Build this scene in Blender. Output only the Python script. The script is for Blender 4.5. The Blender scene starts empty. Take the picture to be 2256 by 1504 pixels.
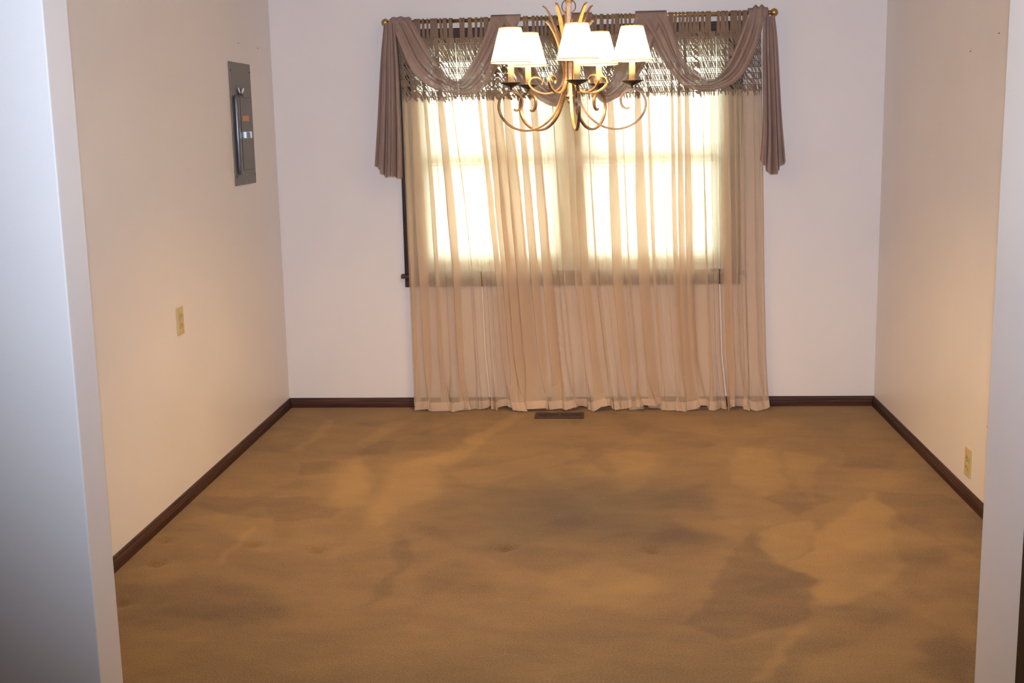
import bpy, bmesh, math, random
import numpy as np
from mathutils import Vector, Matrix

random.seed(7)
rng = np.random.default_rng(7)
scene = bpy.context.scene
COL = scene.collection
PI = math.pi

# ------------------------------------------------------------------ camera
F_PX, PITCH, YAW, ROLL, CAM_Z = 2640.6, 0.178666, -0.0723968, -0.0201385, 1.59337
W_PX, H_PX = 2256, 1504


def cam_axes():
    f = Vector((math.sin(YAW) * math.cos(PITCH), math.cos(YAW) * math.cos(PITCH), -math.sin(PITCH)))
    rt = Vector((math.cos(YAW), -math.sin(YAW), 0))
    up = rt.cross(f)
    r2 = math.cos(ROLL) * rt + math.sin(ROLL) * up
    u2 = -math.sin(ROLL) * rt + math.cos(ROLL) * up
    return r2, u2, f


RT, UP, FW = cam_axes()
cam_data = bpy.data.cameras.new('camera')
cam_data.sensor_width = 36.0
cam_data.lens = F_PX / W_PX * 36.0
cam_data.clip_start = 0.05
cam = bpy.data.objects.new('camera', cam_data)
COL.objects.link(cam)
m = Matrix((RT, UP, -FW)).transposed().to_4x4()
m.translation = Vector((0, 0, CAM_Z))
cam.matrix_world = m
scene.camera = cam


def ray(px, py):
    return RT * ((px - W_PX / 2) / F_PX) - UP * ((py - H_PX / 2) / F_PX) + FW


def on_plane(px, py, axis, val):
    d = ray(px, py)
    o = Vector((0, 0, CAM_Z))
    return o + d * ((val - o[axis]) / d[axis])


# ------------------------------------------------------------------ world, lights, exposure
SKY_STRENGTH = 17.0
BULB_W = 32.0
FLASH_W = 725.0
world = bpy.data.worlds.new('overcast_sky')
scene.world = world
world.use_nodes = True
bg = world.node_tree.nodes['Background']
bg.inputs[0].default_value = (0.93, 1.0, 0.95, 1)
bg.inputs[1].default_value = SKY_STRENGTH

scene.view_settings.view_transform = 'Standard'
scene.view_settings.look = 'None'
scene.view_settings.exposure = 0.0
scene.view_settings.gamma = 1.0
scene.view_settings.use_curve_mapping = False
scene.cycles.max_bounces = 10
scene.cycles.diffuse_bounces = 5
scene.cycles.transparent_max_bounces = 32
scene.cycles.sample_clamp_indirect = 6.0


def add_light(name, kind, loc, energy, color, size=0.1, rot=(0, 0, 0), spot=None):
    ld = bpy.data.lights.new(name, kind)
    ld.energy = energy
    ld.color = color
    if kind == 'AREA':
        ld.shape = 'DISK'
        ld.size = size
    else:
        ld.shadow_soft_size = size
    if spot:
        ld.spot_size, ld.spot_blend = spot
    lo = bpy.data.objects.new(name, ld)
    lo.location = loc
    lo.rotation_euler = rot
    lo['kind'] = 'helper'
    COL.objects.link(lo)
    return lo


# the camera's flash, on its hot shoe just above the lens
flash = add_light('camera_flash', 'SPOT', (0.0, 0.02, CAM_Z + 0.17), FLASH_W, (0.68, 0.80, 1.0), 0.03,
                  spot=(math.radians(84), 1.0))
flash_dir = Vector((0.0, 0.985, 0.035)).normalized()      # level down the room, tilted a little upwards
flash.rotation_euler = flash_dir.to_track_quat('-Z', 'Y').to_euler()


# ------------------------------------------------------------------ helpers
def tag(o, label=None, cat=None, group=None, kind=None):
    if label: o['label'] = label
    if cat: o['category'] = cat
    if group: o['group'] = group
    if kind: o['kind'] = kind
    return o


def link(name, mesh, mat, parent=None, smooth=False):
    if mat is not None:
        mesh.materials.clear()
        mesh.materials.append(mat)
    if smooth:
        mesh.polygons.foreach_set('use_smooth', [True] * len(mesh.polygons))
    o = bpy.data.objects.new(name, mesh)
    COL.objects.link(o)
    if parent is not None:
        o.parent = parent
    return o


def obj_bm(name, bm, mat, parent=None, smooth=False):
    me = bpy.data.meshes.new(name)
    bmesh.ops.recalc_face_normals(bm, faces=bm.faces)
    bm.to_mesh(me)
    bm.free()
    return link(name, me, mat, parent, smooth)


def obj_py(name, verts, faces, mat, parent=None, smooth=False):
    me = bpy.data.meshes.new(name)
    me.from_pydata([tuple(v) for v in verts], [], faces)
    me.update()
    return link(name, me, mat, parent, smooth)


def empty(name, loc=(0, 0, 0), rot=(0, 0, 0)):
    o = bpy.data.objects.new(name, None)
    o.empty_display_size = 0.05
    o.location = loc
    o.rotation_euler = rot
    COL.objects.link(o)
    return o


def bm_box(bm, x0, x1, y0, y1, z0, z1, bevel=0.0):
    vs = [bm.verts.new((x, y, z)) for x in (x0, x1) for y in (y0, y1) for z in (z0, z1)]
    fs = []
    for idx in ((0, 1, 3, 2), (4, 6, 7, 5), (0, 4, 5, 1), (2, 3, 7, 6), (0, 2, 6, 4), (1, 5, 7, 3)):
        fs.append(bm.faces.new([vs[i] for i in idx]))
    if bevel > 0:
        ed = list({e for f in fs for e in f.edges})
        bmesh.ops.bevel(bm, geom=ed, offset=bevel, segments=2, affect='EDGES', profile=0.7)


def box(name, x0, x1, y0, y1, z0, z1, mat, parent=None, bevel=0.0):
    bm = bmesh.new()
    bm_box(bm, x0, x1, y0, y1, z0, z1, bevel)
    return obj_bm(name, bm, mat, parent)


def bm_lathe(bm, profile, seg=24, center=(0, 0, 0), cap=True):
    rings = []
    cx, cy, cz = center
    for r, z in profile:
        rings.append([bm.verts.new((cx + r * math.cos(2 * PI * k / seg), cy + r * math.sin(2 * PI * k / seg), cz + z)) for k in range(seg)])
    for a, b in zip(rings, rings[1:]):
        for k in range(seg):
            bm.faces.new((a[k], a[(k + 1) % seg], b[(k + 1) % seg], b[k]))
    if cap:
        for rg in (rings[0], rings[-1]):
            try: bm.faces.new(rg)
            except Exception: pass


def bm_tube(bm, pts, rad, seg=10, closed=False):
    pts = [Vector(p) for p in pts]
    n = len(pts)
    rings = []
    prev = None
    for i, p in enumerate(pts):
        if closed:
            t = (pts[(i + 1) % n] - pts[i - 1]).normalized()
        else:
            t = (pts[min(i + 1, n - 1)] - pts[max(i - 1, 0)]).normalized()
        if prev is None:
            a = Vector((0, 0, 1)) if abs(t.z) < 0.9 else Vector((1, 0, 0))
            u = t.cross(a).normalized()
        else:
            u = (prev - t * prev.dot(t)).normalized()
        prev = u
        v = t.cross(u)
        r = rad[i] if isinstance(rad, (list, tuple)) else rad
        rings.append([bm.verts.new(p + (u * math.cos(2 * PI * k / seg) + v * math.sin(2 * PI * k / seg)) * r) for k in range(seg)])
    pairs = list(zip(rings, rings[1:]))
    if closed: pairs.append((rings[-1], rings[0]))
    for a, b in pairs:
        for k in range(seg):
            bm.faces.new((a[k], a[(k + 1) % seg], b[(k + 1) % seg], b[k]))
    if not closed:
        bm.faces.new(rings[0]); bm.faces.new(rings[-1])


def catmull(pts, n):
    P = np.array(pts, float)
    P = np.vstack([2 * P[0] - P[1], P, 2 * P[-1] - P[-2]])
    m_ = len(P) - 3
    out = []
    for t in np.linspace(0, m_ - 1e-9, n):
        i = int(t); f = t - i
        p0, p1, p2, p3 = P[i:i + 4]
        out.append(0.5 * (2 * p1 + (p2 - p0) * f + (2 * p0 - 5 * p1 + 4 * p2 - p3) * f * f + (3 * p1 - p0 - 3 * p2 + p3) * f ** 3))
    return np.array(out)


def interp_poly(pts, s):
    """point at relative arc length s (array) on a smooth polyline"""
    C = catmull(pts, 160)
    d = np.r_[0, np.cumsum(np.linalg.norm(np.diff(C, axis=0), axis=1))]
    d /= d[-1]
    return np.stack([np.interp(s, d, C[:, k]) for k in range(C.shape[1])], -1)


def grid_faces(nu, nv, base=0):
    fs = []
    for j in range(nv - 1):
        for i in range(nu - 1):
            a = base + j * nu + i
            fs.append((a, a + 1, a + nu + 1, a + nu))
    return fs


# ------------------------------------------------------------------ materials
MATS = {}


def new_mat(name):
    mt = bpy.data.materials.new(name)
    mt.use_nodes = True
    nt = mt.node_tree
    MATS[name] = mt
    return mt, nt, nt.nodes, nt.links, nt.nodes['Principled BSDF']


def noise_mix(nt, c1, c2, scale=20, detail=4, vec_scale=(1, 1, 1), rough=0.6, lo=0.35, hi=0.65):
    n, l = nt.nodes, nt.links
    tc = n.new('ShaderNodeTexCoord')
    mp = n.new('ShaderNodeMapping'); mp.inputs['Scale'].default_value = vec_scale
    l.new(tc.outputs['Object'], mp.inputs['Vector'])
    no = n.new('ShaderNodeTexNoise')
    no.inputs['Scale'].default_value = scale
    no.inputs['Detail'].default_value = detail
    no.inputs['Roughness'].default_value = rough
    l.new(mp.outputs['Vector'], no.inputs['Vector'])
    mr = n.new('ShaderNodeMapRange')
    mr.inputs[1].default_value = lo; mr.inputs[2].default_value = hi
    l.new(no.outputs[0], mr.inputs[0])
    mx = n.new('ShaderNodeMix'); mx.data_type = 'RGBA'
    mx.inputs[6].default_value = (*c1, 1); mx.inputs[7].default_value = (*c2, 1)
    l.new(mr.outputs[0], mx.inputs[0])
    return mx.outputs[2], no.outputs[0], mp


def add_bump(nt, bsdf, height, strength, dist):
    b = nt.nodes.new('ShaderNodeBump')
    b.inputs['Strength'].default_value = strength
    b.inputs['Distance'].default_value = dist
    nt.links.new(height, b.inputs['Height'])
    nt.links.new(b.outputs[0], bsdf.inputs['Normal'])


def simple_mat(name, c1, c2=None, rough=0.5, metal=0.0, scale=30, vec=(1, 1, 1), bump=0.0, bdist=0.001, spec=0.5):
    mt, nt, n, l, b = new_mat(name)
    col, fac, _ = noise_mix(nt, c1, c2 or tuple(x * 0.9 for x in c1), scale, 4, vec)
    l.new(col, b.inputs['Base Color'])
    b.inputs['Roughness'].default_value = rough
    b.inputs['Metallic'].default_value = metal
    b.inputs['Specular IOR Level'].default_value = spec
    if bump: add_bump(nt, b, fac, bump, bdist)
    return mt


M_WALL = simple_mat('wall_paint', (0.80, 0.735, 0.70), (0.785, 0.72, 0.685), 0.38, scale=3, spec=0.4)
nt = M_WALL.node_tree
no2 = nt.nodes.new('ShaderNodeTexNoise'); no2.inputs['Scale'].default_value = 320; no2.inputs['Detail'].default_value = 2
tc2 = nt.nodes.new('ShaderNodeTexCoord'); nt.links.new(tc2.outputs['Object'], no2.inputs['Vector'])
add_bump(nt, nt.nodes['Principled BSDF'], no2.outputs[0], 0.08, 0.002)
M_CEIL = simple_mat('ceiling_paint', (0.82, 0.80, 0.77), None, 0.9, scale=60, bump=0.3)
M_WOOD = simple_mat('dark_walnut_wood', (0.042, 0.016, 0.010), (0.018, 0.007, 0.005), 0.46, spec=0.25, scale=14, vec=(1, 1, 1), bump=0.05)
M_WOOD_X = simple_mat('dark_walnut_grain_along', (0.070, 0.026, 0.014), (0.022, 0.008, 0.005), 0.46, spec=0.25, scale=9, vec=(0.25, 8, 8), bump=0.05)
M_WOOD_Y = simple_mat('dark_walnut_grain_deep', (0.070, 0.026, 0.014), (0.022, 0.008, 0.005), 0.46, spec=0.25, scale=9, vec=(8, 0.25, 8), bump=0.05)
M_VINYL = simple_mat('white_sash_vinyl', (0.80, 0.79, 0.74), None, 0.4)
M_BRASS = simple_mat('brushed_brass_pole', (0.52, 0.33, 0.12), (0.42, 0.25, 0.085), 0.36, 0.85, scale=25, vec=(0.3, 4, 4))
M_BRONZE = simple_mat('antique_gold_bronze', (0.27, 0.172, 0.095), (0.10, 0.066, 0.046), 0.42, 0.6, scale=22, bump=0.15)
M_DARKMETAL = simple_mat('dark_bronze', (0.060, 0.045, 0.038), (0.035, 0.028, 0.026), 0.38, 0.6, scale=40)
M_CANDLE = simple_mat('cream_candle_sleeve', (0.34, 0.25, 0.145), (0.29, 0.21, 0.115), 0.5, scale=30)
M_PANEL = simple_mat('grey_enamel_steel', (0.150, 0.132, 0.118), (0.130, 0.116, 0.105), 0.45, 0.1, scale=8)
M_BAR = simple_mat('slate_grey_gloss', (0.13, 0.135, 0.15), (0.10, 0.105, 0.12), 0.22, 0.3, scale=10)
M_CHROME = simple_mat('chrome', (0.8, 0.8, 0.82), None, 0.15, 1.0)
M_ORANGE = simple_mat('orange_sticker', (0.62, 0.20, 0.05), (0.45, 0.24, 0.10), 0.5, scale=30)
M_BLACK = simple_mat('black_plastic', (0.012, 0.012, 0.013), None, 0.4)
M_WHITE = simple_mat('white_enamel', (0.85, 0.86, 0.90), None, 0.3)
M_IVORY = simple_mat('ivory_plastic', (0.60, 0.46, 0.22), (0.57, 0.43, 0.20), 0.4)
M_IVORY_D = simple_mat('ivory_plastic_face', (0.54, 0.40, 0.18), None, 0.45)
M_VENT = simple_mat('brown_enamel_metal', (0.060, 0.028, 0.016), (0.040, 0.019, 0.011), 0.45, 0.1, scale=30, spec=0.3)
M_HOLE = simple_mat('nail_hole_dark', (0.10, 0.06, 0.05), None, 0.9)
M_TAPE = simple_mat('cream_bracket', (0.78, 0.74, 0.60), None, 0.4)


def sheer_mat(name, c1, c2, opacity, transl, scale=400):
    """thin woven cloth: open weave (transparent share) with diffuse + translucent threads"""
    mt, nt, n, l, b = new_mat(name)
    n.remove(b)
    col, fac, mp = noise_mix(nt, c1, c2, 26, 5, (1, 1, 0.25))
    dif = n.new('ShaderNodeBsdfDiffuse'); tra = n.new('ShaderNodeBsdfTranslucent')
    l.new(col, dif.inputs[0]); l.new(col, tra.inputs[0])
    m1 = n.new('ShaderNodeMixShader'); m1.inputs[0].default_value = transl
    l.new(dif.outputs[0], m1.inputs[1]); l.new(tra.outputs[0], m1.inputs[2])
    tp = n.new('ShaderNodeBsdfTransparent')
    m2 = n.new('ShaderNodeMixShader')
    if opacity < 0.999:
        mr = n.new('ShaderNodeMapRange')
        mr.inputs[3].default_value = opacity - 0.05; mr.inputs[4].default_value = opacity + 0.05
        l.new(fac, mr.inputs[0]); l.new(mr.outputs[0], m2.inputs[0])
    else:
        m2.inputs[0].default_value = 1.0
    l.new(tp.outputs[0], m2.inputs[1]); l.new(m1.outputs[0], m2.inputs[2])
    l.new(m2.outputs[0], n['Material Output'].inputs[0])
    return mt


M_SHEER = sheer_mat('tan_sheer_voile', (0.80, 0.625, 0.455), (0.75, 0.585, 0.425), 0.63, 0.47)
M_HEM = sheer_mat('tan_sheer_double_hem', (0.79, 0.60, 0.435), (0.74, 0.56, 0.41), 0.82, 0.34)
M_LACE = sheer_mat('tan_crochet_thread', (0.34, 0.24, 0.17), (0.26, 0.18, 0.125), 1.0, 0.22)
M_SCARF = sheer_mat('taupe_scarf_voile', (0.45, 0.32, 0.268), (0.39, 0.275, 0.232), 0.94, 0.25)
M_SHADE = sheer_mat('white_shade_fabric', (0.95, 0.90, 0.79), (0.93, 0.88, 0.77), 1.0, 0.74)
M_TRIM = sheer_mat('cream_shade_trim', (0.86, 0.74, 0.55), (0.82, 0.70, 0.50), 1.0, 0.35)
M_SLAT = sheer_mat('cream_blind_slat', (0.88, 0.86, 0.76), (0.86, 0.84, 0.74), 1.0, 0.60)

mt, nt, n, l, b = new_mat('clear_window_glass')
n.remove(b)
gl = n.new('ShaderNodeBsdfGlossy'); gl.inputs['Roughness'].default_value = 0.02
tp = n.new('ShaderNodeBsdfTransparent'); tp.inputs[0].default_value = (0.95, 0.98, 0.96, 1)
fr = n.new('ShaderNodeFresnel'); fr.inputs[0].default_value = 1.45
mx = n.new('ShaderNodeMixShader')
l.new(fr.outputs[0], mx.inputs[0]); l.new(tp.outputs[0], mx.inputs[1]); l.new(gl.outputs[0], mx.inputs[2])
l.new(mx.outputs[0], n['Material Output'].inputs[0])
M_GLASS = mt

mt, nt, n, l, b = new_mat('glowing_bulb_glass')
n.remove(b)
em = n.new('ShaderNodeEmission'); em.inputs[0].default_value = (1, 0.72, 0.42, 1); em.inputs[1].default_value = 12
tp = n.new('ShaderNodeBsdfTransparent')
mx = n.new('ShaderNodeMixShader'); mx.inputs[0].default_value = 0.2
l.new(tp.outputs[0], mx.inputs[1]); l.new(em.outputs[0], mx.inputs[2]); l.new(mx.outputs[0], n['Material Output'].inputs[0])
M_BULB = mt

# carpet: pile lay from the "pile" attribute (vacuum swathes) and noise
mt, nt, n, l, b = new_mat('tan_plush_carpet')
at = n.new('ShaderNodeAttribute'); at.attribute_name = 'pile'
tc = n.new('ShaderNodeTexCoord')
nb = n.new('ShaderNodeTexNoise'); nb.inputs['Scale'].default_value = 2.6; nb.inputs['Detail'].default_value = 6; nb.inputs['Roughness'].default_value = 0.62
mp = n.new('ShaderNodeMapping'); mp.inputs['Rotation'].default_value = (0, 0, 0.9); mp.inputs['Scale'].default_value = (1.0, 2.2, 1)
l.new(tc.outputs['Object'], mp.inputs['Vector']); l.new(mp.outputs[0], nb.inputs['Vector'])
nf = n.new('ShaderNodeTexNoise'); nf.inputs['Scale'].default_value = 170; nf.inputs['Detail'].default_value = 3
l.new(tc.outputs['Object'], nf.inputs['Vector'])
a1 = n.new('ShaderNodeMath'); a1.operation = 'MULTIPLY_ADD'; a1.inputs[1].default_value = 0.9; a1.inputs[2].default_value = 0.02
l.new(nb.outputs[0], a1.inputs[0])
a2 = n.new('ShaderNodeMath'); a2.operation = 'ADD'
l.new(a1.outputs[0], a2.inputs[0]); l.new(at.outputs['Fac'], a2.inputs[1])
a3 = n.new('ShaderNodeMath'); a3.operation = 'MULTIPLY_ADD'; a3.inputs[1].default_value = 1.3; a3.inputs[2].default_value = -0.65
l.new(nf.outputs[0], a3.inputs[0])
a4 = n.new('ShaderNodeMath'); a4.operation = 'ADD'; a4.use_clamp = True
l.new(a2.outputs[0], a4.inputs[0]); l.new(a3.outputs[0], a4.inputs[1])
cr = n.new('ShaderNodeMix'); cr.data_type = 'RGBA'
cr.inputs[6].default_value = (0.125, 0.067, 0.019, 1); cr.inputs[7].default_value = (0.33, 0.188, 0.054, 1)
l.new(a4.outputs[0], cr.inputs[0]); l.new(cr.outputs[2], b.inputs['Base Color'])
b.inputs['Roughness'].default_value = 0.95
b.inputs['Specular IOR Level'].default_value = 0.1
b.inputs['Sheen Weight'].default_value = 0.15
b.inputs['Sheen Roughness'].default_value = 0.5
add_bump(nt, b, nf.outputs[0], 0.8, 0.006)
M_CARPET = mt

# ------------------------------------------------------------------ room dimensions (metres)
XL, XR, YB = -1.7905, 1.5471, 6.70
YF, XJL, XJR = 2.90, -1.2661, 0.9430        # opening wall (dining side), jamb edges
YH = 2.766                                    # hall side of the opening wall
CEIL = 2.44
HX0, HY0 = -3.4, -2.6                         # hall extents
WX0, WX1, WZ0, WZ1 = -1.012, 0.722, 0.775, 2.045   # window opening
YO = YB + 0.16


def wall_slab(name, x0, x1, y0, y1, z0=0.0, z1=CEIL):
    return tag(box(name, x0, x1, y0, y1, z0, z1, M_WALL), kind='structure')


# floor: carpet with furniture dents, fine grid in the dining room
PATCHES = [  # (polygon in photo pixels on the floor, pile value, softness m)
    ([(723, 1115), (745, 1012), (806, 1008), (812, 1110)], .22, .05),
    ([(812, 1120), (860, 1030), (976, 1000), (970, 1080), (900, 1115), (830, 1160)], .24, .06),
    ([(960, 1012), (1128, 912), (1150, 916), (990, 1030)], .18, .03),
    ([(648, 992), (722, 924), (740, 926), (668, 994)], .16, .02),
    ([(776, 978), (866, 928), (905, 930), (800, 985)], .15, .02),
    ([(484, 1240), (552, 1158), (562, 1162), (500, 1240)], .16, .02),
    ([(990, 1040), (1290, 985), (1300, 1000), (1060, 1075)], .12, .03),
    ([(1180, 1035), (1300, 1020), (1330, 1045), (1200, 1060)], .15, .03),
    ([(448, 1090), (763, 1098), (740, 1140), (600, 1150), (430, 1120)], -.20, .02),
    ([(662, 1018), (775, 1012), (770, 1040), (655, 1045)], -.18, .015),
    ([(560, 986), (650, 984), (640, 1000), (555, 1002)], -.12, .015),
    ([(790, 972), (950, 970), (960, 990), (800, 1000)], -.12, .02),
    ([(270, 1290), (420, 1265), (600, 1300), (620, 1360), (430, 1400), (275, 1370)], -.20, .08),
    ([(850, 1180), (890, 1175), (905, 1240), (850, 1320), (800, 1330), (870, 1255)], -.17, .02),
    ([(928, 1260), (1000, 1235), (1100, 1270), (1080, 1340), (930, 1330)], -.16, .06),
    ([(1612, 1066), (1620, 985), (1700, 990), (1735, 1060), (1690, 1090)], .15, .03),
    ([(1812, 1172), (1918, 1088), (1962, 1128), (1980, 1279), (1865, 1323), (1790, 1328), (1812, 1279), (1732, 1248)], .20, .025),
    ([(1665, 1168), (1790, 1146), (1807, 1181), (1723, 1248), (1683, 1217)], .16, .015),
    ([(1586, 1093), (1679, 1097), (1767, 1146), (1643, 1164), (1586, 1141)], .10, .04),
    ([(1679, 1093), (1776, 1079), (1829, 1102), (1767, 1137)], -.15, .015),
    ([(1927, 1084), (2091, 1088), (2166, 1146), (2162, 1235), (1998, 1155), (1953, 1119)], -.18, .02),
    ([(1852, 982), (1993, 986), (1953, 1035), (1856, 1031)], -.14, .02),
    ([(1643, 1168), (1688, 1235), (1803, 1275), (1767, 1363), (1599, 1412), (1510, 1381), (1590, 1266)], -.20, .02),
    ([(1760, 1215), (1792, 1180), (1800, 1192), (1735, 1252)], -.18, .012),
    ([(1200, 1258), (1360, 1235), (1470, 1290), (1400, 1330), (1200, 1325)], .12, .05),
    ([(1657, 1500), (1758, 1372), (1775, 1378), (1690, 1500)], .18, .02),
    ([(1776, 1440), (2000, 1400), (2042, 1450), (1900, 1500), (1776, 1500)], .14, .06),
    ([(2029, 1420), (2100, 1390), (2150, 1420), (2140, 1504), (2029, 1490)], -.18, .05),
    ([(1840, 1335), (2020, 1300), (2080, 1330), (1900, 1390)], -.12, .04),
    ([(1440, 1095), (1560, 1060), (1580, 1180), (1440, 1190)], -.12, .06),
    ([(1040, 1390), (1500, 1340), (1520, 1380), (1300, 1420)], -.10, .05),
    ([(1360, 905), (1560, 920), (1600, 960), (1480, 950)], .10, .02),
    ([(1640, 935), (1760, 940), (1800, 965), (1700, 960)], -.10, .02),
]
DENTS = [(1110, 1208, 28, 7), (1437, 1212, 22, 5), (345, 1242, 14, 6), (265, 1330, 10, 6), (560, 1200, 20, 8), (362, 1190, 18, 7), (700, 1212, 14, 8)]
r_ = np.random.default_rng(5)
STROKES = []                                    # short vacuum strokes, metres on the floor
for _ in range(70):
    x_, y_ = r_.uniform(XL + 0.15, XR - 0.15), r_.uniform(3.2, 6.4)
    a_ = r_.normal(0.15 if x_ < 0 else -0.5, 0.6) + PI / 2
    ln, w0_, w1_ = r_.uniform(0.3, 0.9), r_.uniform(0.0, 0.05), r_.uniform(0.06, 0.22)
    d_, n_ = np.array((math.cos(a_), math.sin(a_))), np.array((-math.sin(a_), math.cos(a_)))
    o_ = np.array((x_, y_))
    STROKES.append(([o_ - n_ * w0_, o_ + n_ * w0_ + 1e-4, o_ + d_ * ln + n_ * w1_, o_ + d_ * (ln * 0.9) - n_ * w1_], r_.choice((-1, 1)) * r_.uniform(0.03, 0.10), r_.uniform(0.012, 0.05)))
fx = np.linspace(XL - 0.02, XR + 0.02, 300)
fy = np.linspace(YF - 0.25, YB + 0.02, 350)
GX, GY = np.meshgrid(fx, fy)
pile = np.zeros_like(GX)
WXn = GX + 0.012 * np.sin(9 * GY + 4 * GX) + 0.008 * np.sin(23 * GY - 11 * GX + 1) + 0.006 * np.sin(57 * GX + 31 * GY)
WYn = GY + 0.012 * np.sin(8 * GX - 5 * GY + 2) + 0.008 * np.sin(27 * GX + 13 * GY) + 0.006 * np.sin(49 * GY - 37 * GX)
for poly, val, soft in [([tuple(on_plane(px, py, 2, 0.0)[:2]) for px, py in q_], v_, s_) for q_, v_, s_ in PATCHES] + STROKES:
    P = np.array(poly)
    inside = np.zeros(WXn.shape, bool)
    dist = np.full(WXn.shape, 1e9)
    for (ax, ay), (bx, by) in zip(P, np.roll(P, -1, axis=0)):
        cond = ((ay > WYn) != (by > WYn))
        with np.errstate(divide='ignore', invalid='ignore'):
            xi = (bx - ax) * (WYn - ay) / (by - ay) + ax
        inside ^= cond & (WXn < xi)
        t = np.clip(((WXn - ax) * (bx - ax) + (WYn - ay) * (by - ay)) / ((bx - ax) ** 2 + (by - ay) ** 2), 0, 1)
        dist = np.minimum(dist, np.hypot(WXn - ax - t * (bx - ax), WYn - ay - t * (by - ay)))
    sd = np.where(inside, dist, -dist)
    k = np.clip(sd / (soft * 0.8) * 0.5 + 0.5, 0, 1)
    pile += (1.6 if val > 0 else 1.15) * val * k * k * (3 - 2 * k)
GZ = np.zeros_like(GX)
for px, py, wpx, hpx in DENTS:
    c = on_plane(px, py, 2, 0.0)
    g = np.exp(-(((GX - c.x) / 0.035) ** 2 + ((GY - c.y) / 0.03) ** 2))
    GZ -= 0.014 * g
    pile -= 0.12 * g
V = np.stack([GX.ravel(), GY.ravel(), GZ.ravel()], 1)
fv = [tuple(v) for v in V]
nb_ = len(fv)
faces = grid_faces(len(fx), len(fy))
for x0, x1, y0, y1 in ((HX0, XR + 0.02, HY0, YF - 0.25), (HX0, XL - 0.02, YF - 0.25, YH), ):
    i0 = len(fv)
    fv += [(x0, y0, 0), (x1, y0, 0), (x1, y1, 0), (x0, y1, 0)]
    faces.append((i0, i0 + 1, i0 + 2, i0 + 3))
floor = obj_py('floor', fv, faces, M_CARPET, smooth=True)
tag(floor, kind='structure')
att = floor.data.attributes.new('pile', 'FLOAT', 'POINT')
att.data.foreach_set('value', np.r_[pile.ravel(), np.zeros(len(fv) - nb_)].astype(np.float32))

tag(box('ceiling', HX0, XR + 0.12, HY0, YO, CEIL, CEIL + 0.1, M_CEIL), kind='structure')
wall_slab('wall_left', XL - 0.12, XL, YF, YO)
wall_slab('wall_right', XR, XR + 0.12, YH, YO)
# back wall with the window opening
bm = bmesh.new()
for x0, x1, z0, z1 in ((XL, WX0, 0, CEIL), (WX1, XR, 0, CEIL), (WX0, WX1, 0, WZ0), (WX0, WX1, WZ1, CEIL)):
    bm_box(bm, x0, x1, YB, YO, z0, z1)
bmesh.ops.remove_doubles(bm, verts=bm.verts, dist=1e-5)
wall_back = tag(obj_bm('wall_back', bm, M_WALL), kind='structure')
# stub walls either side of the wide opening to the hall
box_l = box('wall_opening_left', HX0, XJL, YH, YF, 0, CEIL, M_WALL, bevel=0.004); tag(box_l, kind='structure')
box_r = box('wall_opening_right', XJR, XR, YH - 0.34, YF, 0, CEIL, M_WALL, bevel=0.004); tag(box_r, kind='structure')
# hall shell behind the camera
wall_slab('wall_hall_right', XJR + 0.02, XJR + 0.14, HY0, YH - 0.34)
wall_slab('wall_hall_left', HX0 - 0.12, HX0, HY0, YF)
wall_slab('wall_hall_rear', HX0, XJR + 0.14, HY0 - 0.12, HY0)
# dark door casing on the hall's right-hand wall
trim = empty('trim_1', (XJR, YH - 0.14, 0)); tag(trim, kind='structure')
bm = bmesh.new(); bm_box(bm, XJR - 0.012, XJR + 0.03, 2.47, 2.590, 0, 2.10, 0.004)
ob = obj_bm('casing', bm, M_WOOD); ob.parent = trim; ob.matrix_parent_inverse = Matrix.Translation(-trim.location)

# ------------------------------------------------------------------ baseboards
PROFILE = [(0, 0), (0.013, 0), (0.013, 0.030), (0.011, 0.036), (0.0115, 0.040), (0.008, 0.048), (0.006, 0.056), (0.003, 0.060), (0, 0.060)]


def baseboard(name, a, b, normal, mat):
    a, b, nrm = Vector(a), Vector(b), Vector(normal)
    vs, fs = [], []
    for p in (a, b):
        d = (b - a).normalized() * (1 if p is b else -1)
        for q, z in PROFILE:
            vs.append(p + nrm * q - d * 0 + Vector((0, 0, z - 0.004)))
    k = len(PROFILE)
    for i in range(k - 1):
        fs.append((i, i + 1, k + i + 1, k + i))
    fs.append(tuple(range(k))); fs.append(tuple(range(2 * k - 1, k - 1, -1)))
    return tag(obj_py(name, vs, fs, mat), kind='structure')


baseboard('baseboard_left', (XL, YF, 0), (XL, YB, 0), (1, 0, 0), M_WOOD_Y)
baseboard('baseboard_right', (XR, YF, 0), (XR, YB, 0), (-1, 0, 0), M_WOOD_Y)
baseboard('baseboard_back', (XL, YB, 0), (XR, YB, 0), (0, -1, 0), M_WOOD_X)

# nail holes left in the side walls
for px, py, wx in ((525, 95, 0), (568, 106, 0), (2138, 113, 1), (2201, 73, 1), (2175, 940, 1)):
    p = on_plane(px, py, 0, XR if wx else XL)
    bm = bmesh.new()
    bmesh.ops.create_icosphere(bm, subdivisions=1, radius=1.0)
    bmesh.ops.scale(bm, verts=bm.verts, vec=(0.0012, 0.012 if py < 200 else 0.005, 0.0022))
    bmesh.ops.translate(bm, verts=bm.verts, vec=p)
    obj_bm('nail_hole', bm, M_HOLE, bpy.data.objects['wall_right' if wx else 'wall_left'])

# ------------------------------------------------------------------ window
win = tag(empty('window_1', (0, YB, 0)), kind='structure')
WIN_INV = Matrix.Translation((0, -YB, 0))


def wpart(name, x0, x1, y0, y1, z0, z1, mat, parent=win, bevel=0.003):
    o = box(name, x0, x1, y0 - YB, y1 - YB, z0, z1, mat, None, bevel)
    o.parent = parent
    return o


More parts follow.
